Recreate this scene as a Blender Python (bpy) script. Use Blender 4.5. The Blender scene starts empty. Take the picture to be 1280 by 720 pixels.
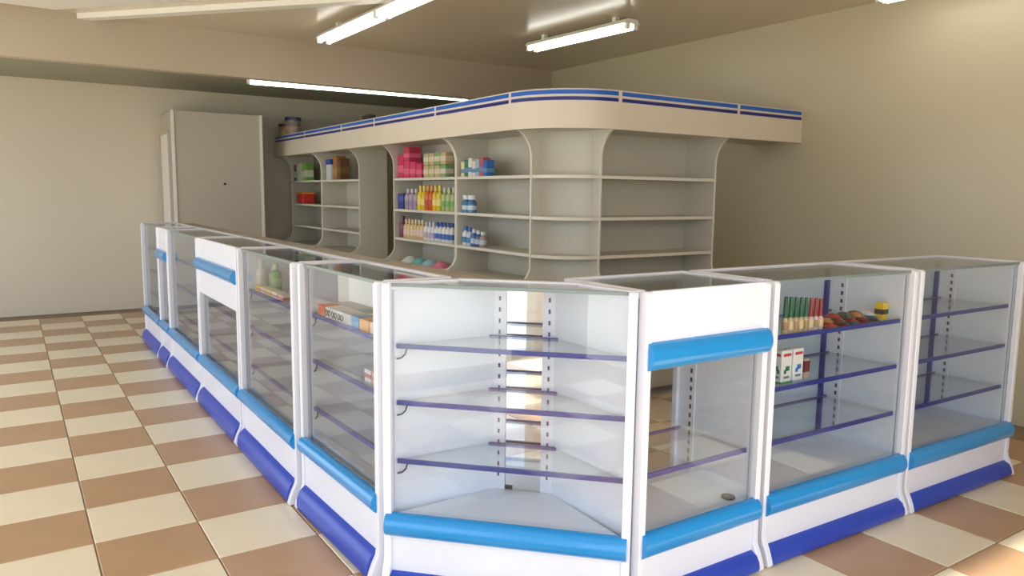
import bpy, bmesh, math, random
from mathutils import Matrix, Vector
random.seed(7)
scene = bpy.context.scene
C = scene.collection
PI = math.pi

# ------------------------------------------------------------------ camera
H = 1.444
YAW, PITCH, ROLL, FPX = .58686, .12442, .01184, 943.8
cam_d = bpy.data.cameras.new('camera')
cam = bpy.data.objects.new('camera', cam_d)
C.objects.link(cam)
fw = Vector((math.sin(YAW)*math.cos(PITCH), math.cos(YAW)*math.cos(PITCH), -math.sin(PITCH)))
rt = Vector((math.cos(YAW), -math.sin(YAW), 0))
up = rt.cross(fw)
r2 = math.cos(ROLL)*rt + math.sin(ROLL)*up
u2 = -math.sin(ROLL)*rt + math.cos(ROLL)*up
m = Matrix((r2, u2, -fw)).transposed().to_4x4()
m.translation = (0, 0, H)
cam.matrix_world = m
cam_d.sensor_width = 36
cam_d.lens = 36*FPX/1280
cam_d.clip_start = .02
scene.camera = cam

# ------------------------------------------------------------------ world, sun, exposure
world = bpy.data.worlds.new('world')
scene.world = world
world.use_nodes = True
bg = world.node_tree.nodes['Background']
bg.inputs['Color'].default_value = (.77, .87, 1.0, 1)
bg.inputs['Strength'].default_value = 2.2
sun_d = bpy.data.lights.new('sun', 'SUN')
sun_d.energy = 6.0
sun_d.angle = math.radians(2)
sun_d.color = (1, .95, .86)
sun = bpy.data.objects.new('sun', sun_d)
C.objects.link(sun)
sun.rotation_euler = Vector((.22, 1.0, -1.40)).to_track_quat('-Z', 'Y').to_euler()
vs = scene.view_settings
vs.view_transform = 'Standard'
vs.look = 'None'
vs.exposure = 0.33
vs.gamma = 1
vs.use_curve_mapping = False
scene.cycles.transparent_max_bounces = 48
scene.cycles.max_bounces = 10
scene.cycles.diffuse_bounces = 5
scene.cycles.caustics_reflective = False
scene.cycles.caustics_refractive = False
TUBE = 4.3
TUBE_BACK = 4.5

# ------------------------------------------------------------------ materials
def lin(c):
    return tuple(((v/255)/12.92 if v/255 <= .04045 else ((v/255+.055)/1.055)**2.4) for v in c)
MATS = {}
def mat(name, rgb, rough=.5, noise=.0, scale=6.0, metallic=0.0, bump=0.0, spec=.5, coat=0.0):
    if name in MATS: return MATS[name]
    m = bpy.data.materials.new(name); m.use_nodes = True
    nt = m.node_tree; b = nt.nodes['Principled BSDF']
    col = lin(rgb)
    b.inputs['Base Color'].default_value = (*col, 1)
    b.inputs['Roughness'].default_value = rough
    b.inputs['Metallic'].default_value = metallic
    b.inputs['Specular IOR Level'].default_value = spec
    b.inputs['Coat Weight'].default_value = coat
    b.inputs['Coat Roughness'].default_value = .08
    if noise or bump:
        tc = nt.nodes.new('ShaderNodeTexCoord')
        nz = nt.nodes.new('ShaderNodeTexNoise')
        nz.inputs['Scale'].default_value = scale
        nz.inputs['Detail'].default_value = 5
        nt.links.new(tc.outputs['Object'], nz.inputs['Vector'])
        if noise:
            mx = nt.nodes.new('ShaderNodeMix'); mx.data_type = 'RGBA'
            mx.inputs[6].default_value = (*[max(0, v*(1-noise)) for v in col], 1)
            mx.inputs[7].default_value = (*[min(1, v*(1+noise)) for v in col], 1)
            nt.links.new(nz.outputs['Fac'], mx.inputs[0])
            nt.links.new(mx.outputs[2], b.inputs['Base Color'])
        if bump:
            bp = nt.nodes.new('ShaderNodeBump')
            bp.inputs['Strength'].default_value = bump
            bp.inputs['Distance'].default_value = .01
            nt.links.new(nz.outputs['Fac'], bp.inputs['Height'])
            nt.links.new(bp.outputs['Normal'], b.inputs['Normal'])
    MATS[name] = m
    return m
def glass(name, tint=(.93, .97, .97), r0=.055, rough=0.0):
    m = bpy.data.materials.new(name); m.use_nodes = True
    nt = m.node_tree; nt.nodes.clear()
    out = nt.nodes.new('ShaderNodeOutputMaterial')
    tr = nt.nodes.new('ShaderNodeBsdfTransparent'); tr.inputs['Color'].default_value = (*tint, 1)
    gl = nt.nodes.new('ShaderNodeBsdfGlossy'); gl.inputs['Roughness'].default_value = rough
    geo = nt.nodes.new('ShaderNodeNewGeometry')
    dot = nt.nodes.new('ShaderNodeVectorMath'); dot.operation = 'DOT_PRODUCT'
    nt.links.new(geo.outputs['Incoming'], dot.inputs[0]); nt.links.new(geo.outputs['Normal'], dot.inputs[1])
    def mth(op, a, b=None):
        n = nt.nodes.new('ShaderNodeMath'); n.operation = op
        for i, v in enumerate((a, b)):
            if v is None: continue
            if isinstance(v, (int, float)): n.inputs[i].default_value = v
            else: nt.links.new(v, n.inputs[i])
        return n.outputs[0]
    f = mth('ADD', mth('MULTIPLY', mth('POWER', mth('SUBTRACT', 1.0, mth('ABSOLUTE', dot.outputs['Value'])), 5.0), 1-r0), r0)
    mx = nt.nodes.new('ShaderNodeMixShader')
    nt.links.new(f, mx.inputs[0]); nt.links.new(tr.outputs[0], mx.inputs[1]); nt.links.new(gl.outputs[0], mx.inputs[2])
    nt.links.new(mx.outputs[0], out.inputs['Surface'])
    MATS[name] = m
    return m
def emit(name, rgb, s):
    m = bpy.data.materials.new(name); m.use_nodes = True
    b = m.node_tree.nodes['Principled BSDF']
    b.inputs['Base Color'].default_value = (.9, .9, .9, 1)
    b.inputs['Emission Color'].default_value = (*rgb, 1)
    b.inputs['Emission Strength'].default_value = s
    MATS[name] = m
    return m

mat('wall', (192, 182, 156), .30, .03, 1.2, spec=.45)
mat('wall_back', (214, 203, 184), .55, .03, 1.5)
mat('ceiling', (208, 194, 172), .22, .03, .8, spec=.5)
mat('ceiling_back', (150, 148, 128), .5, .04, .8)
mat('beam', (184, 170, 150), .45, .03, 1.0)
mat('partition', (192, 180, 164), .5, .02, 2)
mat('trim_white', (235, 232, 225), .4)
mat('laminate', (206, 200, 184), .42, .02, 4)
mat('laminate_header', (220, 208, 192), .42, .02, 4)
mat('laminate_edge', (232, 226, 212), .4)
mat('glass_edge', (120, 134, 134), .3)
mat('case_white', (230, 230, 238), .28, .015, 5)
mat('case_panel', (230, 235, 242), .35, .015, 5)
mat('sky_blue', (24, 140, 208), .22, .02, 8, coat=.4)
mat('dark_blue', (42, 70, 174), .3, .03, 8)
mat('edge_blue', (34, 52, 138), .3)
mat('stripe_blue', (20, 92, 190), .3)
mat('stripe_navy', (22, 34, 120), .3)
mat('tile_cream', (238, 222, 190), .28, .06, 5, bump=.03)
mat('tile_brown', (188, 150, 114), .30, .14, 5, bump=.03)
mat('grout', (150, 130, 105), .8, .1, 20)
mat('pavement', (215, 208, 190), .8, .06, 3)
mat('metal', (190, 190, 195), .3, metallic=1.0)
mat('fixture', (225, 222, 212), .4)
mat('ledge', (158, 146, 130), .4, .05, 6)
mat('black', (24, 24, 26), .4)
mat('slot', (60, 64, 74), .6)
mat('frosted', (186, 198, 204), .3, .02, 3)
mat('mirror', (240, 240, 240), .02, metallic=1.0)
glass('glass', (.955, .965, .98))
glass('glass_shelf', (.93, .955, .975), .06)
glass('glass_top', (.92, .94, .94), .06)
emit('tube', (1.0, 1.0, .93), TUBE)
emit('tube_back', (.80, 1.0, .88), TUBE_BACK)
def colour(rgb, rough=.4):
    return mat('c_%d_%d_%d' % tuple(rgb), rgb, rough, .03, 30).name

# ------------------------------------------------------------------ mesh helpers
class MB:
    def __init__(self): self.v = []; self.f = []; self.s = []
    def box(self, x0, y0, z0, x1, y1, z1):
        n = len(self.v)
        self.v += [(x0,y0,z0),(x1,y0,z0),(x1,y1,z0),(x0,y1,z0),(x0,y0,z1),(x1,y0,z1),(x1,y1,z1),(x0,y1,z1)]
        for q in ((0,3,2,1),(4,5,6,7),(0,1,5,4),(1,2,6,5),(2,3,7,6),(3,0,4,7)): self.f.append([n+i for i in q]); self.s.append(False)
        return self
    def prism_u(self, prof, u0, u1, smooth=False):
        """profile of (d, z) points pushed along u"""
        n = len(self.v); k = len(prof)
        self.v += [(u0, d, z) for d, z in prof] + [(u1, d, z) for d, z in prof]
        self.f.append([n+i for i in range(k)]); self.s.append(False)
        self.f.append([n+k+i for i in reversed(range(k))]); self.s.append(False)
        for i in range(k):
            j = (i+1) % k
            self.f.append([n+j, n+i, n+k+i, n+k+j]); self.s.append(smooth)
        return self
    def prism_z(self, poly, z0, z1, smooth=False):
        n = len(self.v); k = len(poly)
        self.v += [(x, y, z0) for x, y in poly] + [(x, y, z1) for x, y in poly]
        self.f.append([n+i for i in reversed(range(k))]); self.s.append(False)
        self.f.append([n+k+i for i in range(k)]); self.s.append(False)
        for i in range(k):
            j = (i+1) % k
            self.f.append([n+i, n+j, n+k+j, n+k+i]); self.s.append(smooth)
        return self
    def bar(self, p, q, w, z0, z1):
        """horizontal bar from p to q, width w to the left of travel"""
        p = Vector(p); q = Vector(q); t = (q-p).normalized(); nrm = Vector((-t.y, t.x))*w
        return self.prism_z([tuple(p), tuple(q), tuple(q+nrm), tuple(p+nrm)], z0, z1)
    def lathe(self, prof, segs=14, cx=0, cy=0, smooth=True):
        n = len(self.v); k = len(prof)
        for i in range(segs):
            a = 2*PI*i/segs
            for r, z in prof: self.v.append((cx+r*math.cos(a), cy+r*math.sin(a), z))
        for i in range(segs):
            j = (i+1) % segs
            for t in range(k-1):
                self.f.append([n+i*k+t, n+j*k+t, n+j*k+t+1, n+i*k+t+1]); self.s.append(smooth)
        self.f.append([n+i*k for i in reversed(range(segs))]); self.s.append(False)
        self.f.append([n+i*k+k-1 for i in range(segs)]); self.s.append(False)
        return self
    def tube(self, p, q, r, segs=10):
        p = Vector(p); q = Vector(q); t = (q-p).normalized()
        a = t.orthogonal().normalized(); b = t.cross(a); n = len(self.v)
        for c in (p, q):
            for i in range(segs):
                an = 2*PI*i/segs
                self.v.append(tuple(c + r*(math.cos(an)*a + math.sin(an)*b)))
        for i in range(segs):
            j = (i+1) % segs
            self.f.append([n+i, n+j, n+segs+j, n+segs+i]); self.s.append(True)
        self.f.append([n+i for i in reversed(range(segs))]); self.s.append(False)
        self.f.append([n+segs+i for i in range(segs)]); self.s.append(False)
        return self
    def mesh(self, name, material):
        me = bpy.data.meshes.new(name)
        me.from_pydata(self.v, [], self.f)
        me.polygons.foreach_set('use_smooth', self.s)
        bm = bmesh.new(); bm.from_mesh(me)
        bmesh.ops.recalc_face_normals(bm, faces=bm.faces)
        bm.to_mesh(me); bm.free()
        me.set_sharp_from_angle(angle=math.radians(40))
        me.materials.append(MATS[material] if isinstance(material, str) else material)
        return me
    def build(self, name, material, parent=None, bevel=0.0):
        o = bpy.data.objects.new(name, self.mesh(name, material))
        C.objects.link(o)
        if parent: o.parent = parent
        if bevel:
            md = o.modifiers.new('bevel', 'BEVEL'); md.width = bevel; md.segments = 2; md.limit_method = 'ANGLE'
        return o
def tag(o, label=None, cat=None, group=None, kind=None):
    if label: o['label'] = label
    if cat: o['category'] = cat
    if group: o['group'] = group
    if kind: o['kind'] = kind
    return o
def thing(name, label, cat, loc, rz=0, group=None):
    o = bpy.data.objects.new(name, None); C.objects.link(o)
    o.location = loc; o.rotation_euler = (0, 0, rz); o.empty_display_size = .1
    return tag(o, label, cat, group)
def struct(o, label, cat): return tag(o, label, cat, None, 'structure')

# ------------------------------------------------------------------ room shell
XW, XL, YF, YB = 5.33, -1.7, -.40, 10.1
ZC, ZCB, YBEAM, ZBEAM = 2.85, 2.65, 7.24, 2.465
T = .4
X0, Y0 = .612, 2.992
fl = MB().box(XL-.2, YF-.2, -.12, XW+.15, YB+.15, -.006).build('floor', 'grout')
struct(fl, 'checkerboard floor of cream and terracotta square tiles', 'floor')
# which tiles show
def project(x, y, z):
    v = Vector((x, y, z-H)); dx, dy, dz = v.dot(r2), v.dot(u2), v.dot(fw)
    if dz < .05: return None
    return 640+FPX*dx/dz, 360-FPX*dy/dz, dz
tile_mesh = {}
for nm in ('tile_cream', 'tile_brown'):
    g = .003; b = .0025
    mb = MB(); q = T-g
    mb.prism_z([(g, g), (q, g), (q, q), (g, q)], -.012, -b)
    mb.prism_z([(g, g), (q, g), (q, q), (g, q)], -b, -b+.0001)
    mb = MB()
    lo = [(g, g), (q, g), (q, q), (g, q)]; hi = [(g+b, g+b), (q-b, g+b), (q-b, q-b), (g+b, q-b)]
    mb.v = [(x, y, -.012) for x, y in lo] + [(x, y, -b) for x, y in lo] + [(x, y, 0) for x, y in hi]
    mb.f = [[3,2,1,0], [8,9,10,11]]
    for L in (0, 4):
        for i in range(4):
            j = (i+1) % 4; mb.f.append([L+i, L+j, L+4+j, L+4+i])
    mb.s = [False]*len(mb.f)
    tile_mesh[nm] = mb.mesh('tile', nm)
cand = []
for i in range(-6, 12):
    for j in range(-9, 19):
        x, y = X0+T*i, Y0+T*j
        if x < XL or x+T > XW+.05 or y < YF or y+T > YB+.05: continue
        nm = 'tile_cream' if (i+j) % 2 == 0 else 'tile_brown'
        p = project(x+T/2, y+T/2, 0)
        vis = p is not None and -60 < p[0] < 1340 and p[1] < 780
        hidden = x > 3.4 and y > 4.0
        cand.append(((0 if vis and not hidden else 1, p[2] if p else 99), x, y, nm))
cand.sort(key=lambda c: c[0])
rest = {'tile_cream': MB(), 'tile_brown': MB()}
for k, (key, x, y, nm) in enumerate(cand):
    if k < 290 and key[0] == 0:
        o = bpy.data.objects.new('tile', tile_mesh[nm]); C.objects.link(o)
        o.location = (x, y, 0); o.parent = fl
    else:
        rest[nm].box(x+.003, y+.003, -.012, x+T-.003, y+T-.003, 0)
for nm, mb in rest.items():
    if mb.v: tag(mb.build('hidden_tiles', nm, fl), kind='stuff')

struct(MB().box(XW, YF-.2, 0, XW+.15, YB+.15, ZC+.1).box(XW-.002, 5.10, 0, XW, 5.115, ZC).build('wall_right', 'wall'), 'glossy beige wall at the end of the shelving', 'wall')
struct(MB().box(XL-.2, YB, 0, XW, YB+.15, ZC+.1).build('wall_back', 'wall_back'), 'cream wall at the far end of the shop', 'wall')
w = MB().box(XL-.15, 9.3, 0, XL, YB, ZC+.1).box(XL-.15, YF-.2, 2.45, XL, 9.3, ZC+.1).box(XL-.15, YF-.2, 0, XL, .1, 2.45).build('wall_left', 'wall_back')
struct(w, 'cream street-side wall with a wide opening', 'wall')
w = MB().box(XL, YF-.15, 2.62, 3.3, YF, ZC+.1).box(3.3, YF-.15, 0, XW, YF, ZC+.1).build('wall_front', 'wall_back')
struct(w, 'cream shopfront wall with a wide opening', 'wall')
struct(MB().box(XL-.15, YF-.2, ZC, XW, YBEAM, ZC+.1).build('ceiling', 'ceiling'), 'glossy tan ceiling of the sales area', 'ceiling')
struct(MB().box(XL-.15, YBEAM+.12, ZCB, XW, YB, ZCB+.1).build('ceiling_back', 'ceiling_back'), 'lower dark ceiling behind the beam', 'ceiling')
struct(MB().box(XL, YBEAM, ZBEAM, XW, YBEAM+.12, ZC).build('beam', 'beam'), 'deep beige beam crossing the shop ceiling', 'beam')
struct(MB().bar((.55, 7.22), (2.45, 5.02), .10, ZC-.045, ZC-.001).build('trim_1', 'trim_white'), 'pale diagonal ceiling trim', 'trim')
struct(MB().prism_z([(.40, 7.10), (2.24, 4.98), (-1.6, 4.9), (-1.6, 7.10)], ZC-.02, ZC-.001).build('ceiling_entrance', 'trim_white'), 'white ceiling panel by the entrance', 'ceiling')
struct(MB().box(XL, YB-.012, 0, 1.6, YB, .08).build('baseboard_back', 'wall_back'), 'low cream baseboard of the far wall', 'baseboard')
struct(MB().box(-60, -60, -.3, 60, 60, -.13).build('ground', 'pavement'), 'pale pavement outside the shop', 'ground')

# white partition room in the far corner
pt = MB().box(1.585, 9.3, 0, 2.56, YB, 2.325).build('wall_partition', 'partition')
struct(pt, 'white boxed partition standing before the far wall', 'wall')
MB().box(2.545, 9.285, 0, 2.575, 9.315, 2.33).build('corner_trim', 'trim_white', pt)
MB().box(1.57, 9.285, 0, 1.60, 9.315, 2.33).build('corner_trim', 'trim_white', pt)
kb = MB(); kb.tube((2.128, 9.30, 1.516), (2.128, 9.28, 1.516), .014); kb.build('hole_plug', 'black', pt)
struct(MB().box(2.575, 9.88, 0, 4.9, 9.95, 2.37).build('wall_partition_recess', 'partition'), 'white partition set back beside the far shelving', 'wall')
dr = MB().box(1.567, 9.50, 0, 1.585, 10.0, 2.08).build('door_1', 'trim_white')
struct(dr, 'narrow white door in the side of the partition', 'door')
fr = MB().box(1.560, 9.46, 0, 1.585, 9.50, 2.12).box(1.560, 10.0, 0, 1.585, 10.04, 2.12).box(1.560, 9.50, 2.08, 1.585, 10.0, 2.12)
fr.build('door_frame', 'partition', dr)
MB().tube((1.567, 9.57, 1.0), (1.53, 9.57, 1.0), .018).build('door_handle', 'metal', dr)

# ------------------------------------------------------------------ fluorescent fixtures
def fixture(label, p, q, z, n=2, m='tube', gap=.04, zc=ZC):
    p = Vector((p[0], p[1])); q = Vector((q[0], q[1])); L = (q-p).length
    t = thing('fluorescent_light', label, 'ceiling light', (p.x, p.y, z), math.atan2(q.y-p.y, q.x-p.x), 'fluorescent ceiling lights')
    prof = [(-.075, .03), (.075, .03), (.05, .062), (-.05, .062)] if n == 2 else [(-.04, .03), (.04, .03), (.03, .062), (-.03, .062)]
    MB().prism_u(prof, 0, L).build('housing', 'fixture', t)
    for u in (.15*L, .85*L):
        MB().box(u-.02, -.02, .062, u+.02, .02, zc-z).build('bracket', 'fixture', t)
    ds = (-.042, .042) if n == 2 else (0,)
    for d in ds:
        k = max(1, round(L/1.25)) if n == 2 else 1
        s = L/k
        for i in range(k):
            MB().tube((i*s+.03, d, .008), ((i+1)*s-.03, d, .008), .019 if n == 2 else .024, 12).build('tube', m, t)
            for e in (i*s+.005, (i+1)*s-.03):
                MB().box(e, d-.018, -.012, e+.025, d+.018, .03).build('lamp_holder', 'trim_white', t)
    return t
fixture('long twin-tube light running towards the shop entrance', (2.40, 6.66), (2.43, 4.2), 2.745)
fixture('short twin-tube light above the curved shelving corner', (4.07, 5.85), (4.15, 4.58), 2.745)
fixture('twin-tube light close to the beige wall, barely in view', (4.93, 3.02), (4.95, 1.78), 2.745)
fixture('single greenish tube light under the lower rear ceiling behind the beam', (1.98, 7.63), (4.36, 7.47), 2.475, 1, 'tube_back', zc=ZCB)

# ------------------------------------------------------------------ display cases
HC = 1.13
SH = (.895, .685, .465)
def arc(cx, cz, rx, rz, a0, a1, n):
    return [(cx+rx*math.cos(math.radians(a0+(a1-a0)*i/n)), cz+rz*math.sin(math.radians(a0+(a1-a0)*i/n))) for i in range(n+1)]
def bumper(mb, u0, u1, z0, z1, out=.036):
    zc, rz = (z0+z1)/2, (z1-z0)/2
    prof = [(.004, z1)] + arc(0, zc, out, rz, 90, 270, 12) + [(.004, z0)]
    return mb.prism_u(prof, u0, u1, True)
def kick(zk): return [(.0, zk), (-.012, zk-.004), (-.034, zk*.8), (-.046, zk*.53), (-.050, zk*.25), (-.046, .008), (0, .008)]
POST = [(.028, HC-.003)] + [(-.004, HC-.003), (-.012, HC-.012), (-.012, .12), (-.015, .10), (-.030, .07), (-.042, .04), (-.050, .012), (-.046, .004), (.028, .004)]
def slots(parent, u, facing, d, z0, z1):
    st = MB().box(min(u, u+facing*.004), d-.021, z0, max(u, u+facing*.004), d+.021, z1).build('shelf_standard', 'case_white', parent)
    mb = MB(); z = z0+.03
    e = u+facing*.0042
    while z < z1-.03:
        mb.box(min(e, e+facing*.0006), d-.006, z, max(e, e+facing*.0006), d+.006, z+.019); z += .038
    mb.build('slot_row', 'slot', st)
def bracket(parent, u, d0, d1, z, sgn):
    mb = MB()
    pts = [(u-sgn*.004, z-.050), (u+sgn*.014, z-.044), (u+sgn*.028, z-.030), (u+sgn*.034, z-.009)]
    for a, b in zip(pts, pts[1:]): mb.tube((a[0], d0-.003, a[1]), (b[0], d0-.003, b[1]), .0032, 6)
    mb.build('bracket', 'black', parent)
RB = (.078, .196, .287)
def display_case(label, loc, rz, w, D=.46, ledge=.30, shelves=SH, panel=None, strip=None, doors=2, rear='glass', base=(.112, .260, .338), upright='edge_blue'):
    t = thing('display_case', label, 'display case', (loc[0], loc[1], 0), rz, 'glass counter display cases')
    pw = .028
    for u in (0, w-pw):
        MB().prism_u(POST, u, u+pw).build('post', 'case_white', t, .003)
    for u0, f in ((.006, 1), (w-.024, -1)):
        MB().box(u0, .035, .03, u0+.018, D, HC-.03).build('side_panel', 'case_panel', t)
    MB().box(pw, -.004, base[0]-.004, w-pw, .014, base[1]+.004).build('base_panel', 'case_white', t)
    bumper(MB(), pw*.5, w-pw*.5, base[1], base[2]).build('bumper_strip', 'sky_blue', t)
    MB().prism_u(kick(base[0]), pw, w-pw, True).build('kick_strip', 'dark_blue', t)
    MB().box(.024, .014, .255, w-.024, D-.004, .275).build('deck', 'case_panel', t)
    zg1 = HC-.028
    if panel:
        MB().box(pw, -.006, panel, w-pw, .010, HC-.002).build('front_panel', 'case_white', t)
        bumper(MB(), pw*.4, w-pw*.4, strip[0], strip[1], .042).build('bumper_strip', 'sky_blue', t)
        zg1 = panel
    else:
        zg1 = HC-.012
        MB().box(pw, .008, HC-.016, w-pw, .020, HC-.004).build('front_edge', 'glass_edge', t)
    MB().box(pw, .0145, base[2]-.005, w-pw, .0195, zg1).build('front_glass', 'glass', t)
    Dt = ledge or D
    MB().box(pw, Dt-.025, HC-.030, w-pw, Dt, HC).build('top_rail', 'case_white', t, .003)
    if ledge:
        MB().box(.002, Dt, HC-.030, w-.002, D, HC-.012).build('rear_ledge', 'ledge', t)
    for u in (0, w-pw):
        MB().box(u, .028, HC-.030, u+pw, Dt, HC).build('top_rail', 'case_white', t, .003)
    MB().box(pw, .020 if not panel else .010, HC-.012, w-pw, Dt-.025, HC-.006).build('top_glass', 'glass_top', t)
    for z in shelves:
        s = MB().box(.026, .052, z-.003, w-.026, D-.05, z+.003).build('shelf', 'glass_shelf', t)
        MB().box(.026, .043, z-.010, w-.026, .052, z+.008).build('shelf_edge', 'edge_blue', s)
        MB().box(.026, D-.05, z-.009, w-.026, D-.044, z+.005).build('shelf_edge', 'edge_blue', s)
        for u, sg in ((.030, 1),):
            bracket(s, u, .05, D-.05, z, sg)
    for u0, f in ((.024, 1), (w-.024, -1)):
        slots(t, u0, f, D-.10, .30, HC-.05)
        MB().box(min(u0, u0+f*.016), D-.030, .275, max(u0, u0+f*.016), D-.006, HC-.03).build('rear_upright', upright, t)
    for i in range(doors):
        a = .042+(w-.084)*i/doors - (.015 if i else 0); b = .042+(w-.084)*(i+1)/doors
        dd = D-.018+.008*i
        g = MB().box(a, dd, .29, b, dd+.005, HC-.035).build('rear_door', rear, t)
        MB().box(a, dd-.001, .281, b, dd+.006, .29).build('door_rail', 'metal', g)
    for u in (.05, w-.05):
        MB().lathe([(.016, 0), (.018, .006), (.014, .03)], 10, u, -.02+.06).build('foot', 'black', t)
        MB().lathe([(.016, 0), (.018, .006), (.014, .03)], 10, u, D-.05).build('foot', 'black', t)
    return t
R90 = -PI/2
XC = 1.045
display_case('open glass display case with small medicine cartons, adjoining the angled corner case', (1.062, 3.305), R90+math.radians(1.5), .82)
display_case('glass display case holding white and green bottles, second from the angled corner case', (XC, 4.305), R90, .975)
display_case('display case with a deep white top panel and blue strip above its window', (XC, 5.375), R90, 1.045, panel=.765, strip=(.915, 1.0))
display_case('empty glass display case between the two white-panelled cases', (XC, 6.535), R90, 1.14)
display_case('narrow white-panelled case with a short blue strip, far along the counter', (XC, 7.0), R90, .445, shelves=(.465,), panel=.86, strip=(.86, .95))
display_case('farthest glass display case at the end of the counter row', (XC, 7.94), R90, .92)
display_case('white-panelled display case with blue strip and one shelf beside the corner case', (1.731, 1.81), 0, .632, D=.44, ledge=0, shelves=(.465,), panel=.86, strip=(.858, .957), base=RB, upright='case_white')
display_case('glass display case holding bottles with red and green tops', (2.388, 1.81), math.radians(-1.2), .965, D=.44, ledge=0, base=RB, rear='frosted')
display_case('empty glass display case at the entrance end of the counter', (3.372, 1.787), math.radians(-1.2), .965, D=.44, ledge=0, base=RB, rear='frosted')

# corner case
def corner_case():
    A = (1.082, 2.452); ang = math.radians(-45.9); w = .891
    t = thing('corner_display_case', 'angled corner display case with empty triangular glass shelves and blue strip', 'display case', (A[0], A[1], 0), ang, 'glass counter display cases')
    BL, BR = (.345, .345), (.548, .345)
    pw = .030
    for u in (0, w-pw):
        MB().prism_u(POST, u, u+pw).build('post', 'case_white', t, .003)
    MB().bar((.012, .03), BL, .016, .03, HC-.03).build('side_panel', 'case_panel', t)
    MB().bar(BR, (w-.012, .03), .016, .03, HC-.03).build('side_panel', 'case_panel', t)
    MB().box(pw, -.004, .06, w-pw, .014, .205).build('base_panel', 'case_white', t)
    bumper(MB(), pw*.35, w-pw*.35, .198, .285, .04).build('bumper_strip', 'sky_blue', t)
    MB().prism_u(kick(.066), pw, w-pw, True).build('kick_strip', 'dark_blue', t)
    trap = lambda a, b, e: [(pw+a, b), (w-pw-a, b), (BR[0]-e, BR[1]), (BL[0]+e, BL[1])]
    MB().prism_z(trap(.006, .016, -.002), .255, .275).build('deck', 'case_panel', t)
    P1, P2 = (.215, .19), (.690, .19)
    MB().bar(P1, (.0, .028), .03, HC-.030, HC).build('top_rail', 'case_white', t, .003)
    MB().bar((w, .028), P2, .03, HC-.030, HC).build('top_rail', 'case_white', t, .003)
    MB().box(P1[0], P1[1]-.01, HC-.026, P2[0], P1[1]+.02, HC).build('top_rail', 'case_white', t, .003)
    MB().box(pw, .008, HC-.016, w-pw, .020, HC-.004).build('front_edge', 'glass_edge', t)
    MB().prism_z([(pw, .020), (w-pw, .020), (P2[0]-.005, P2[1]-.01), (P1[0]+.005, P1[1]-.01)], HC-.012, HC-.006).build('top_glass', 'glass_top', t)
    MB().prism_z([(P1[0]-.01, P1[1]+.02), (P2[0]+.01, P1[1]+.02), (BR[0]+.02, BR[1]+.012), (BL[0]-.02, BL[1]+.012)], HC-.03, HC-.013).build('rear_ledge', 'ledge', t)
    MB().box(pw, .0145, .280, w-pw, .0195, HC-.016).build('front_glass', 'glass', t)
    for z in SH:
        s = MB().prism_z([(pw+.006, .052), (w-pw-.006, .052), (BR[0]+.03, BR[1]-.03), (BL[0]-.03, BL[1]-.03)], z-.003, z+.003).build('shelf', 'glass_shelf', t)
        MB().box(pw+.004, .043, z-.010, w-pw-.004, .052, z+.007).build('shelf_edge', 'edge_blue', s)
        MB().box(BL[0]-.045, BL[1]-.032, z-.008, BR[0]+.045, BL[1]-.022, z+.005).build('shelf_edge', 'edge_blue', s)
        for u, sg in ((pw+.008, 1),): bracket(s, u, .05, .2, z, sg)
    # perforated standards at the rear
    for (u, f) in ((BL[0]+.004, 1), (BR[0]-.004, -1)):
        st = MB().box(u-.026, BL[1]-.016, .276, u+.026, BL[1]-.010, HC-.03).build('shelf_standard', 'case_white', t)
        mb = MB(); z = .33
        while z < HC-.07:
            mb.box(u-.004, BL[1]-.0167, z, u+.004, BL[1]-.0157, z+.017); z += .044
        mb.build('slot_row', 'slot', st)
    mr = MB().box(BL[0]-.02, BL[1]-.008, .277, BR[0]+.02, BL[1]-.002, HC-.03).build('mirror', 'mirror', t)
    MB().box(BL[0]+.02, BL[1]-.012, .276, BL[0]+.06, BL[1]-.008, .292).build('mirror_clip', 'black', mr)
    for u, d in ((.08, .04), (w-.08, .04), (BL[0]+.02, .30), (BR[0]-.02, .30)):
        MB().lathe([(.016, 0), (.018, .006), (.014, .03)], 10, u, d).build('foot', 'black', t)
corner_case()

# ------------------------------------------------------------------ tall shelving island
ZH0, ZH1 = 1.885, 2.125
OV = .17
SHZ = (1.575, 1.287, 1.018)
ZB = .80
DEPTH = .31
def side_profile():
    p = [(DEPTH, .0), (DEPTH, ZH0), (-OV, ZH0)]
    p += arc(-OV, 1.69, OV, ZH0-1.69, 90, 0, 10)[1:]
    p += arc(-OV, .93, OV, .93-ZB, 0, -90, 10)
    p += [(-OV, 0)]
    return p
SIDE = side_profile()
EDGE = SIDE[2:-1]
EDGE = [(d-.003, z) for d, z in EDGE] + [(d+.001, z) for d, z in reversed(EDGE)]
def header(t, w, u0=0.0):
    h = MB().box(u0, -OV-.02, ZH0-.012, u0+w, -OV, ZH1).build('header_panel', 'laminate_header', t)
    MB().box(u0+.016, -OV-.0225, 2.090, u0+w-.016, -OV-.0195, 2.117).build('upper_stripe', 'stripe_blue', h)
    MB().box(u0+.016, -OV-.0225, 2.051, u0+w-.016, -OV-.0195, 2.074).build('lower_stripe', 'stripe_navy', h)
    MB().box(u0, -OV, ZH0, u0+w, DEPTH, ZH0+.018).build('soffit', 'laminate', t)
    MB().box(u0, -OV, 2.06, u0+w, DEPTH, 2.08).build('top_board', 'laminate', t)
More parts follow.
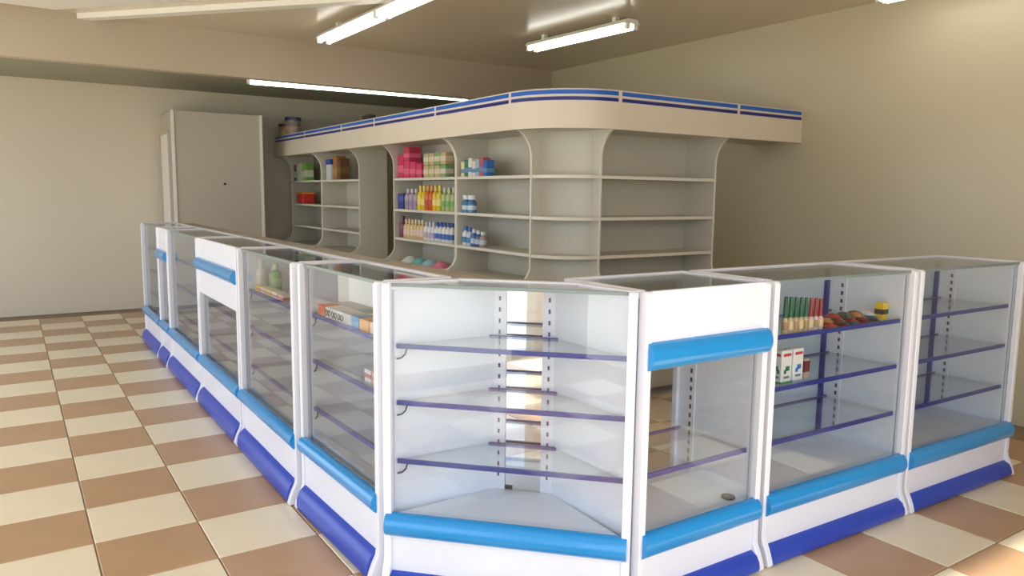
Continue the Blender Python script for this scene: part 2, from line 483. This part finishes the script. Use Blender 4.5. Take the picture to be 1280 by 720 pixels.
def bay(label, loc, rz, w):
    t = thing('shelving_unit', label, 'shelving', (loc[0], loc[1], 0), rz, 'white shelving bays of the tall island')
    for u in (0, w-.018):
        s = MB().prism_u(SIDE, u+.0005, u+.0175).build('side_panel', 'laminate', t)
        MB().prism_u(EDGE, u+.0004, u+.0176).build('edge_band', 'laminate_edge', s)
    MB().box(.018, DEPTH-.012, ZB, w-.018, DEPTH, ZH0).build('back_panel', 'laminate', t)
    for z in SHZ:
        s = MB().box(.018, .004, z-.022, w-.018, DEPTH-.012, z).build('shelf', 'laminate', t)
        MB().box(.018, .001, z-.022, w-.018, .004, z).build('edge_band', 'laminate_edge', s)
    b = MB().box(.018, -OV, .06, w-.018, DEPTH, ZB-.022).build('base_cabinet', 'laminate', t)
    for k in (0, 1):
        a = .022+(w-.044)*k/2
        dd = MB().box(a+.002, -OV-.016, .08, a+(w-.044)/2-.002, -OV, ZB-.03).build('cabinet_door', 'laminate', b)
    MB().box(.018, -OV, ZB-.022, w-.018, DEPTH-.012, ZB).build('deck', 'laminate', t)
    header(t, w)
    return t
YL = [4.375, 5.455, 6.665, 7.50, 8.65, 9.80]
bay('empty shelving bay on the entrance-facing side, beside the curved corner', (3.40, 4.04), 0, 1.165)
bay('shelving bay with a few small boxes next to the curved corner', (3.065, YL[1]), R90, YL[1]-YL[0])
bay('full shelving bay stocked with pink boxes and yellow bottles', (3.065, YL[2]), R90, YL[2]-YL[1])
bay('shelving bay with only a white and a brown box, beyond the passage', (3.065, YL[4]), R90, YL[4]-YL[3])
bay('farthest shelving bay with a red tub and green cartons', (3.065, YL[5]), R90, YL[5]-YL[4])
t = thing('header_bridge', 'striped header bridging the passage between the stocked and far bays', 'header', (3.065, YL[3], 0), R90, 'header bridges of the shelving island')
header(t, YL[3]-YL[2])
t = thing('header_bridge', 'striped header bridging the gap between shelving and beige wall', 'header', (4.565, 4.04, 0), 0, 'header bridges of the shelving island')
header(t, XW-4.565-.002)

def curved_corner():
    cx, cy = 3.40, 4.375; r = .335
    t = thing('corner_shelving_unit', 'curved quarter-round corner shelving with striped rounded header', 'shelving', (cx, cy, 0), 0)
    n = 16
    def ring(rad, a0=180, a1=270):
        return [(rad*math.cos(math.radians(a0+(a1-a0)*i/n)), rad*math.sin(math.radians(a0+(a1-a0)*i/n))) for i in range(n+1)]
    sec = lambda rad, g=.0: [(-g, -g)] + [(x-g, y-g) for x, y in ring(rad-g)]
    band = lambda ro, ri: ring(ro) + list(reversed(ring(ri)))
    for z in SHZ:
        s = MB().prism_z(sec(r-.006, .002), z-.022, z, True).build('shelf', 'laminate', t)
        MB().prism_z(band(r-.003, r-.0065), z-.022, z, True).build('edge_band', 'laminate_edge', s)
    MB().prism_z([(-.001, -.001)] + [(-.25+.249*math.sin(math.radians(a)), -.25+.249*math.cos(math.radians(a))) for a in range(0, 91, 6)], ZB, ZH0, True).build('back_panel', 'laminate', t)
    MB().prism_z(sec(r+OV, .002), ZB-.022, ZB).build('deck', 'laminate', t)
    MB().prism_z(sec(r+OV-.01, .002), .0, ZB-.022, True).build('base_cabinet', 'laminate', t)
    h = MB().prism_z(band(r+OV+.02, r+OV), ZH0-.012, ZH1, True).build('header_panel', 'laminate_header', t)
    def st(nm, z0, z1, m):
        a = 1.8
        o = ring(r+OV+.0225, 180+a, 270-a); i = ring(r+OV+.0195, 180+a, 270-a)
        MB().prism_z(o+list(reversed(i)), z0, z1, True).build(nm, m, h)
    st('upper_stripe', 2.090, 2.117, 'stripe_blue'); st('lower_stripe', 2.051, 2.074, 'stripe_navy')
    MB().prism_z(sec(r+OV, .001), ZH0, ZH0+.018).build('soffit', 'laminate', t)
    MB().prism_z(sec(r+OV, .001), 2.06, 2.08).build('top_board', 'laminate', t)
curved_corner()

# ------------------------------------------------------------------ goods
ORD = ['first', 'second', 'third', 'fourth', 'fifth', 'sixth', 'seventh', 'eighth', 'ninth', 'tenth', 'eleventh', 'twelfth']
def carton(label, x, y, z, sx, sy, sz, rgb, band=None, rz=0, group=None, cat='box', name='carton', mark=None):
    t = thing(name, label, cat, (x, y, z), rz, group)
    hx, hy = sx/2, sy/2
    MB().box(-hx, -hy, 0, hx, hy, sz).build('carton_body', colour(rgb), t, min(.003, sz*.04))
    fl_ = MB().box(-hx*.96, -hy*.96, sz, hx*.96, hy*.1, sz+.0012); fl_.build('top_flap', colour(tuple(int(v*.93) for v in rgb)), t)
    if band:
        e = .0012
        MB().box(-hx-e, -hy-e, sz*band[0], hx+e, hy+e, sz*band[1]).build('printed_band', colour(band[2]), t)
    if mark:
        e = .002
        for (a0, b0, a1, b1, c) in mark:   # on the -y face, fractions
            MB().box(-hx+sx*a0, -hy-e, sz*b0, -hx+sx*a1, -hy, sz*b1).build('printed_mark', colour(c), t)
        for (a0, b0, a1, b1, c) in mark:
            MB().box(-hx-e, -hy+sy*a0, sz*b0, -hx, -hy+sy*a1, sz*b1).build('printed_mark', colour(c), t)
    return t
BCACHE = {}
def bottle(label, x, y, z, r, h, rgb, cap, neck=.35, capf=.16, group=None, name='bottle', band=None, cat='bottle'):
    key = (r, h, rgb, cap, neck, capf, band)
    tp = neck == 'taper'
    if tp: neck = .55
    t = thing(name, label, cat, (x, y, z), 0, group)
    if key not in BCACHE:
        hb = h*(1-capf)
        prof = [(r*.9, 0), (r, h*.03), (r, hb*.74), (r*.86, hb*.86), (r*neck, hb*.95), (r*neck, hb)]
        rc = r*max(neck*1.2, .35)
        taper = .8
        if tp: taper, rc = .45, r*.72
        parts = [('bottle_body', MB().lathe(prof, 12).mesh('bottle_body', colour(rgb, .25))),
                 ('cap', MB().lathe([(rc, hb-.001), (rc*(.6+.4*taper) if tp else rc, h*.985), (rc*taper, h)], 12).mesh('cap', colour(cap, .3)))]
        if band:
            parts.append(('printed_band', MB().lathe([(r*.9, hb*band[0]), (r*1.015, hb*band[0]+.001), (r*1.015, hb*band[1]-.001), (r*.9, hb*band[1])], 12).mesh('printed_band', colour(band[2]))))
        BCACHE[key] = parts
    for nm, me in BCACHE[key]:
        o = bpy.data.objects.new(nm, me); C.objects.link(o); o.parent = t
    return t
zs1, zs2, zs3 = [z+.0032 for z in SH]
# --- goods in the case with red and green tops
G = 'bottles with tall tops in the display case'
for i in range(8):
    x = 2.572+.0320*i; y = 1.885-.0008*i
    green = i < 5
    bottle('%s bottle with a tall %s top in the row%s' % (('beige' if i < 4 else 'pale', 'dark green' if green else 'red', ', ' + ORD[i] + ' from the post')),
           x, y, zs1, .0135, .150-.003*i, (206, 184, 140) if i < 5 else (225, 190, 185), (26, 96, 66) if green else (150, 36, 44), 'taper', .56, G, band=(.2, .75, (228, 206, 150) if i % 2 else (176, 140, 100)))
pk = [(190, 60, 40), (230, 150, 60), (120, 40, 40), (205, 200, 190), (60, 70, 60), (210, 90, 60), (170, 40, 50), (225, 220, 210), (80, 110, 150), (200, 130, 60), (120, 30, 40), (70, 80, 70)]
pn = ['brick red', 'amber', 'maroon', 'pale grey', 'dark green', 'orange', 'crimson', 'white', 'steel blue', 'tan', 'dark red', 'charcoal']
def sachet(label, x, y, z, sx, sy, h, rgb, rz, group):
    t = thing('sachet', label, 'packet', (x, y, z), rz, group)
    mb = MB(); n = 6; top = []; 
    for i in range(n+1):
        for j in range(n+1):
            a, b = i/n, j/n
            mb.v.append(((a-.5)*sx, (b-.5)*sy, .001+h*(math.sin(PI*a)*math.sin(PI*b))**.6))
    k = len(mb.v)
    for i in range(n+1):
        for j in range(n+1): mb.v.append(((i/n-.5)*sx, (j/n-.5)*sy, 0))
    for i in range(n):
        for j in range(n):
            q = [i*(n+1)+j, (i+1)*(n+1)+j, (i+1)*(n+1)+j+1, i*(n+1)+j+1]
            mb.f.append(q); mb.s.append(True); mb.f.append([v+k for v in reversed(q)]); mb.s.append(False)
    for i in range(n):
        for (a, b) in ((i*(n+1), (i+1)*(n+1)), ((i+1)*(n+1)+n, i*(n+1)+n), (i+1, i), (n*(n+1)+i, n*(n+1)+i+1)):
            mb.f.append([b, a, a+k, b+k]); mb.s.append(False)
    mb.build('packet_body', colour(rgb, .3), t)
    MB().box(-sx/2-.006, -sy/2, 0, -sx/2, sy/2, .0015).build('sealed_edge', colour(tuple(int(v*.8) for v in rgb)), t)
    MB().box(sx/2, -sy/2, 0, sx/2+.006, sy/2, .0015).build('sealed_edge', colour(tuple(int(v*.8) for v in rgb)), t)
    return t
for i in range(24):
    lay = i // 9 if i < 18 else 2; k = i % 9 if i < 18 else 1+(i-18)
    sachet('%s packet, %s along the %s layer of the pile beside the red-topped bottles' % (pn[(i*5) % 12], ORD[i % 9 if i < 18 else i-18], ['lower', 'middle', 'upper'][lay]),
           2.885+.040*k+(.015*lay), 1.895+.03*((k*7+lay) % 2), zs1+.0155*lay, .046, .07, .0155, pk[(i*5) % 12], random.uniform(-.5, .5), 'packets piled in the display case')
carton('small yellow carton past the packet pile', 3.285, 1.90, zs1, .04, .04, .075, (236, 196, 40), (.3, .6, (40, 40, 40)))
mk = lambda c: [(.15, .82, .85, .90, (200, 60, 50)), (.25, .30, .45, .42, c), (.40, .38, .75, .52, c), (.25, .16, .75, .22, (120, 130, 130))]
carton('white carton with green swoosh and green foot', 2.600, 1.905, zs2, .066, .04, .138, (236, 236, 226), (0, .06, (50, 150, 80)), group='white cartons on the middle shelf', mark=mk((30, 120, 90)))
carton('white carton with blue swoosh and pale blue foot', 2.675, 1.905, zs2, .066, .04, .138, (236, 236, 230), (0, .05, (170, 190, 220)), group='white cartons on the middle shelf', mark=mk((40, 120, 190)))
carton('dark red and cream small carton beside the swoosh cartons', 2.745, 1.91, zs2, .035, .035, .085, (190, 170, 150), (.35, .9, (110, 40, 45)))
d = thing('round_lid', 'dark flat round lid lying on the deck of the white-panelled corner-side case', 'lid', (2.275, 1.88, .2752))
MB().lathe([(.026, 0), (.028, .003), (.026, .008)], 18).build('disc', colour((70, 62, 66)), d)
MB().lathe([(.018, .008), (.017, .0095)], 16).build('raised_ring', colour((92, 84, 88)), d)
# --- medicine cartons in the case beside the corner case
seq = [('orange', (222, 110, 60), .085), ('white', (232, 230, 224), .07), ('white', (230, 230, 226), .07), ('white', (226, 228, 226), .07), ('pale grey', (196, 200, 200), .08), ('blue', (70, 150, 205), .07), ('amber', (232, 160, 40), .10), ('pale pink', (236, 208, 190), .09)]
y = 3.245
for i, (nm, c, L) in enumerate(seq):
    lab = {1: 'white carton with black rings next to the orange carton', 2: 'middle one of three white cartons with black rings', 3: 'white carton with black rings next to the pale grey carton'}.get(i, '%s medicine carton in the front row of the upper shelf' % nm)
    t = carton(lab, 1.158+.026*(3.3-y), y-L/2, zs1, .075, L-.006, .048, c, None, 0, 'medicine cartons on the upper shelf')
    if i in (1, 2, 3):
        for k in (-1, 1):
            mb = MB(); n = 14
            for q in range(n):
                a0, a1 = 2*PI*q/n, 2*PI*(q+1)/n
                mb.tube((-.0385, k*.016+.012*math.cos(a0), .024+.012*math.sin(a0)), (-.0385, k*.016+.012*math.cos(a1), .024+.012*math.sin(a1)), .0025, 5)
            mb.build('printed_ring', 'black', t)
    y -= L
for i, (nm, c, L) in enumerate([('teal', (80, 160, 150), .12), ('white', (226, 226, 220), .14), ('pale green', (190, 214, 180), .12), ('peach', (230, 180, 140), .13)]):
    carton('flat %s carton behind the front row on the upper shelf' % nm, 1.260, 3.0-.135*i, zs1, .085, L, .04, c, (.3, .7, (235, 235, 230)), 0, 'flat cartons on the upper shelf')
for i, (nm, c) in enumerate([('white', (232, 226, 220)), ('pinkish', (226, 176, 160)), ('cream', (236, 222, 190))]):
    carton('small %s carton on the middle shelf near the corner case' % nm, 1.175, 2.76-.075*i, zs2, .05, .062, .055, c, (.4, .7, (190, 110, 90)), 0, 'small cartons on the middle shelf')
# --- bottles in the next case
for i, (c, r, h) in enumerate([((230, 226, 214), .030, .165), ((236, 234, 228), .027, .13), ((110, 160, 84), .031, .15)]):
    bottle(['tall white bottle closest to the glass in the counter bottle group', 'short white bottle next to the green bottle', 'green bottle on the upper counter shelf'][i],
           (1.150, 1.215, 1.205)[i], (4.250, 4.240, 4.160)[i], zs1, r, h, c, (220, 220, 215) if i != 2 else (190, 205, 170), .4, .2, 'bottles on the upper counter shelf', band=(.2, .6, (214, 200, 180) if i != 2 else (150, 190, 120)))
for i in range(5):
    c = [(238, 208, 60), (234, 228, 210), (240, 220, 110), (232, 226, 214), (226, 190, 170)][i]
    nm = ['bright yellow', 'cream', 'pale yellow', 'off-white', 'pink'][i]
    carton('%s packet in the row in front of the green bottle' % nm, 1.128, 4.165-.105*i, zs1, .05, .09, .032, c, (.35, .65, (214, 120, 90)), .0, 'packets on the upper counter shelf')

# --- goods on the tall shelving (front plane x = 3.065)
def put(y): return y
S1, S2, S3, S4 = SHZ[0]+.0005, SHZ[1]+.0005, SHZ[2]+.0005, ZB+.0005
# stocked bay
pinks = [(6.572, 0, .13, .215, (214, 52, 98)), (6.445, 0, .12, .155, (226, 64, 112)), (6.445, .157, .12, .125, (206, 60, 90)), (6.315, 0, .12, .145, (222, 66, 112)), (6.19, 0, .11, .125, (212, 62, 104))]
pl = ['tall pink box beside the passage end of the top shelf', 'pink box under the topmost pink box', 'topmost pink box stacked on another', 'third pink box along the top shelf from the passage', 'lowest pink box next to the beige cartons']
for (yy, dz, L, h, c), lb in zip(pinks, pl):
    carton(lb, 3.155, yy, S1+dz, .12, L-.006, h, c, (.25, .55, (236, 110, 140)), 0, 'pink boxes on the top shelf')
for i in range(4):
    for lv in (0, 1):
        c = [(206, 186, 130), (188, 190, 130), (210, 178, 140), (130, 180, 120)][(i+lv) % 4]
        carton('%s carton, %s of the %s layer beside the pink boxes' % (['beige', 'olive', 'tan', 'green'][(i+lv) % 4], ORD[i], 'lower' if lv == 0 else 'upper'), 3.14, 6.06-.105*i, S1+.107*lv, .08, .092, .103, c, (.3, .7, (228, 214, 190)), 0, 'small cartons on the top shelf')
carton('navy box beside the lilac bottles', 3.13, 6.575, S2, .07, .12, .145, (52, 60, 140), (.5, .8, (90, 100, 180)), 0)
for i in range(3):
    bottle('lilac bottle, %s from the navy box' % ORD[i], 3.12, 6.455-.085*i, S2, .036, .19, (176, 160, 176), (200, 196, 206), .4, .18, 'lilac bottles on the second shelf', band=(.2, .55, (150, 130, 160)))
yc = [((236, 214, 40), 'yellow'), ((226, 190, 36), 'yellow'), ((206, 110, 40), 'orange'), ((216, 96, 36), 'orange'), ((230, 186, 44), 'yellow'), ((222, 200, 60), 'yellow')]
for i, (c, nm) in enumerate(yc):
    bottle('%s bottle, %s in the yellow-orange row from the lilac bottles' % (nm, ORD[i]), 3.12, 6.20-.073*i, S2, .033, .22, c, (232, 206, 70) if nm == 'yellow' else (226, 160, 60), .4, .2, 'yellow and orange bottles on the second shelf', band=(.25, .55, (236, 220, 120) if nm == 'yellow' else (200, 60, 40)))
for i in range(3):
    bottle('pale green bottle, %s after the yellow bottles' % ORD[i], 3.12, 5.745-.08*i, S2, .034, .20, (176, 190, 130), (196, 206, 170), .4, .2, 'green bottles on the second shelf', band=(.25, .55, (120, 170, 80)))
bottle('dark mauve bottle beside the passage end of the third shelf', 3.13, 6.60, S3, .035, .20, (130, 80, 100), (110, 60, 80), .45, .2)
for i in range(6):
    bottle('peach lotion bottle, %s from the mauve bottle' % ORD[i], 3.12, 6.50-.068*i, S3, .030, .175+.006*(i % 2), (226, 194, 140), (236, 214, 170), .4, .2, 'peach bottles on the third shelf', band=(.2, .6, (236, 206, 190)))
for i in range(8):
    bottle('white bottle with %s cap, %s after the peach bottles' % ('pale' if i < 3 else 'blue', ORD[i]), 3.12, 6.085-.068*i, S3, .030, .17, (226, 226, 226), (206, 210, 220) if i < 3 else (50, 90, 170), .4, .2, 'white bottles on the third shelf', band=(.2, .55, (196, 180, 196) if i < 3 else (70, 110, 180)))
for i, (nm, c) in enumerate([('white', (226, 226, 222)), ('teal', (120, 190, 186)), ('pale blue', (160, 196, 214)), ('pink', (226, 130, 156))]):
    sachet('%s wipes pack on the bottom deck of the stocked bay' % nm, 3.10, 6.38-.20*i, S4, .13, .17, .055, c, 0, 'wipes packs on the bottom deck')
# bay by the corner
for i in range(7):
    c = [(236, 226, 170), (60, 130, 100), (230, 230, 226), (226, 222, 214), (170, 190, 206), (196, 90, 110), (50, 110, 190)][i]
    nm = ['cream', 'green', 'white', 'off-white', 'grey-blue', 'rose', 'blue'][i]
    carton('slim %s carton in the row on the top shelf next to the corner' % nm, 3.12, 5.385-.058*i, S1, .07, .052, .12+.012*(i % 3), c, (.25, .5, (110, 150, 190)), 0, 'slim cartons on the top shelf')
for i in range(2):
    bottle('stubby blue jar, %s on the otherwise empty second shelf' % ORD[i], 3.12, 5.375-.085*i, S2, .038, .14, (70, 120, 170), (226, 230, 232), .7, .25, 'blue jars on the second shelf', band=(.2, .55, (206, 222, 226)))
for i in range(5):
    c = [(226, 230, 232), (206, 220, 230), (60, 110, 170), (70, 100, 150), (170, 140, 130)][i]
    nm = ['white', 'ice blue', 'blue', 'slate blue', 'brown'][i]
    bottle('small %s bottle on the third shelf next to the corner' % nm, 3.12, 5.385-.068*i, S3, .031, .155-.008*i, c, (70, 120, 190) if i < 2 else (216, 220, 226), .5, .22, 'small bottles on the third shelf', band=(.2, .6, (80, 140, 190) if i < 2 else (190, 200, 210)))
# far bays
carton('white carton with blue top in the bay beyond the passage', 3.15, 8.50, S1, .11, .15, .235, (222, 224, 226), (.74, 1.0, (40, 90, 170)))
carton('tall orange-brown carton in the bay beyond the passage', 3.15, 8.29, S1, .11, .12, .265, (176, 120, 60), (.2, .5, (196, 150, 80)))
carton('dark brown carton beside the tall orange-brown carton', 3.15, 8.18, S1, .11, .09, .235, (110, 76, 50), (.3, .6, (130, 96, 60)))
for i in range(5):
    c = [(90, 84, 60), (214, 214, 196), (206, 210, 190), (140, 180, 80), (110, 160, 70)][i]
    nm = ['dark olive', 'off-white', 'pale', 'lime green', 'green'][i]
    carton('%s carton in the row on the farthest top shelf' % nm, 3.13, 9.70-.105*i, S1, .08, .095, .195+.012*(i % 3), c, (.2, .6, (200, 204, 180)), 0, 'cartons on the farthest top shelf')
t = thing('storage_tub', 'red tub with orange lid on the farthest second shelf', 'tub', (3.15, 9.50, S2))
MB().prism_z([(-.075, -.12), (.075, -.12), (.075, .12), (-.075, .12)], 0, .115).build('tub_body', colour((214, 48, 36)), t, .012)
MB().box(-.082, -.128, .115, .082, .128, .145).build('lid', colour((226, 130, 50)), t, .008)
bottle('slim black bottle on the farthest third shelf', 3.13, 8.74, S3, .018, .16, (40, 36, 36), (30, 30, 30), .5, .2)
# on top of the header
zt = 2.0805
bottle('wide jar with dark blue lid on top of the header', 3.02, 9.52, zt, .095, .275, (150, 132, 120), (36, 48, 96), .9, .16, 'jars on top of the header', 'jar', (.2, .7, (176, 150, 130)), 'jar')
bottle('shorter jar with black lid and gold label on top of the header', 2.99, 9.72, zt, .085, .20, (170, 140, 90), (40, 36, 40), .9, .16, 'jars on top of the header', 'jar', (.2, .7, (196, 160, 90)), 'jar')
carton('small black box on top of the header', 3.05, 7.20, zt, .08, .16, .12, (40, 44, 44), (.3, .6, (60, 66, 64)))
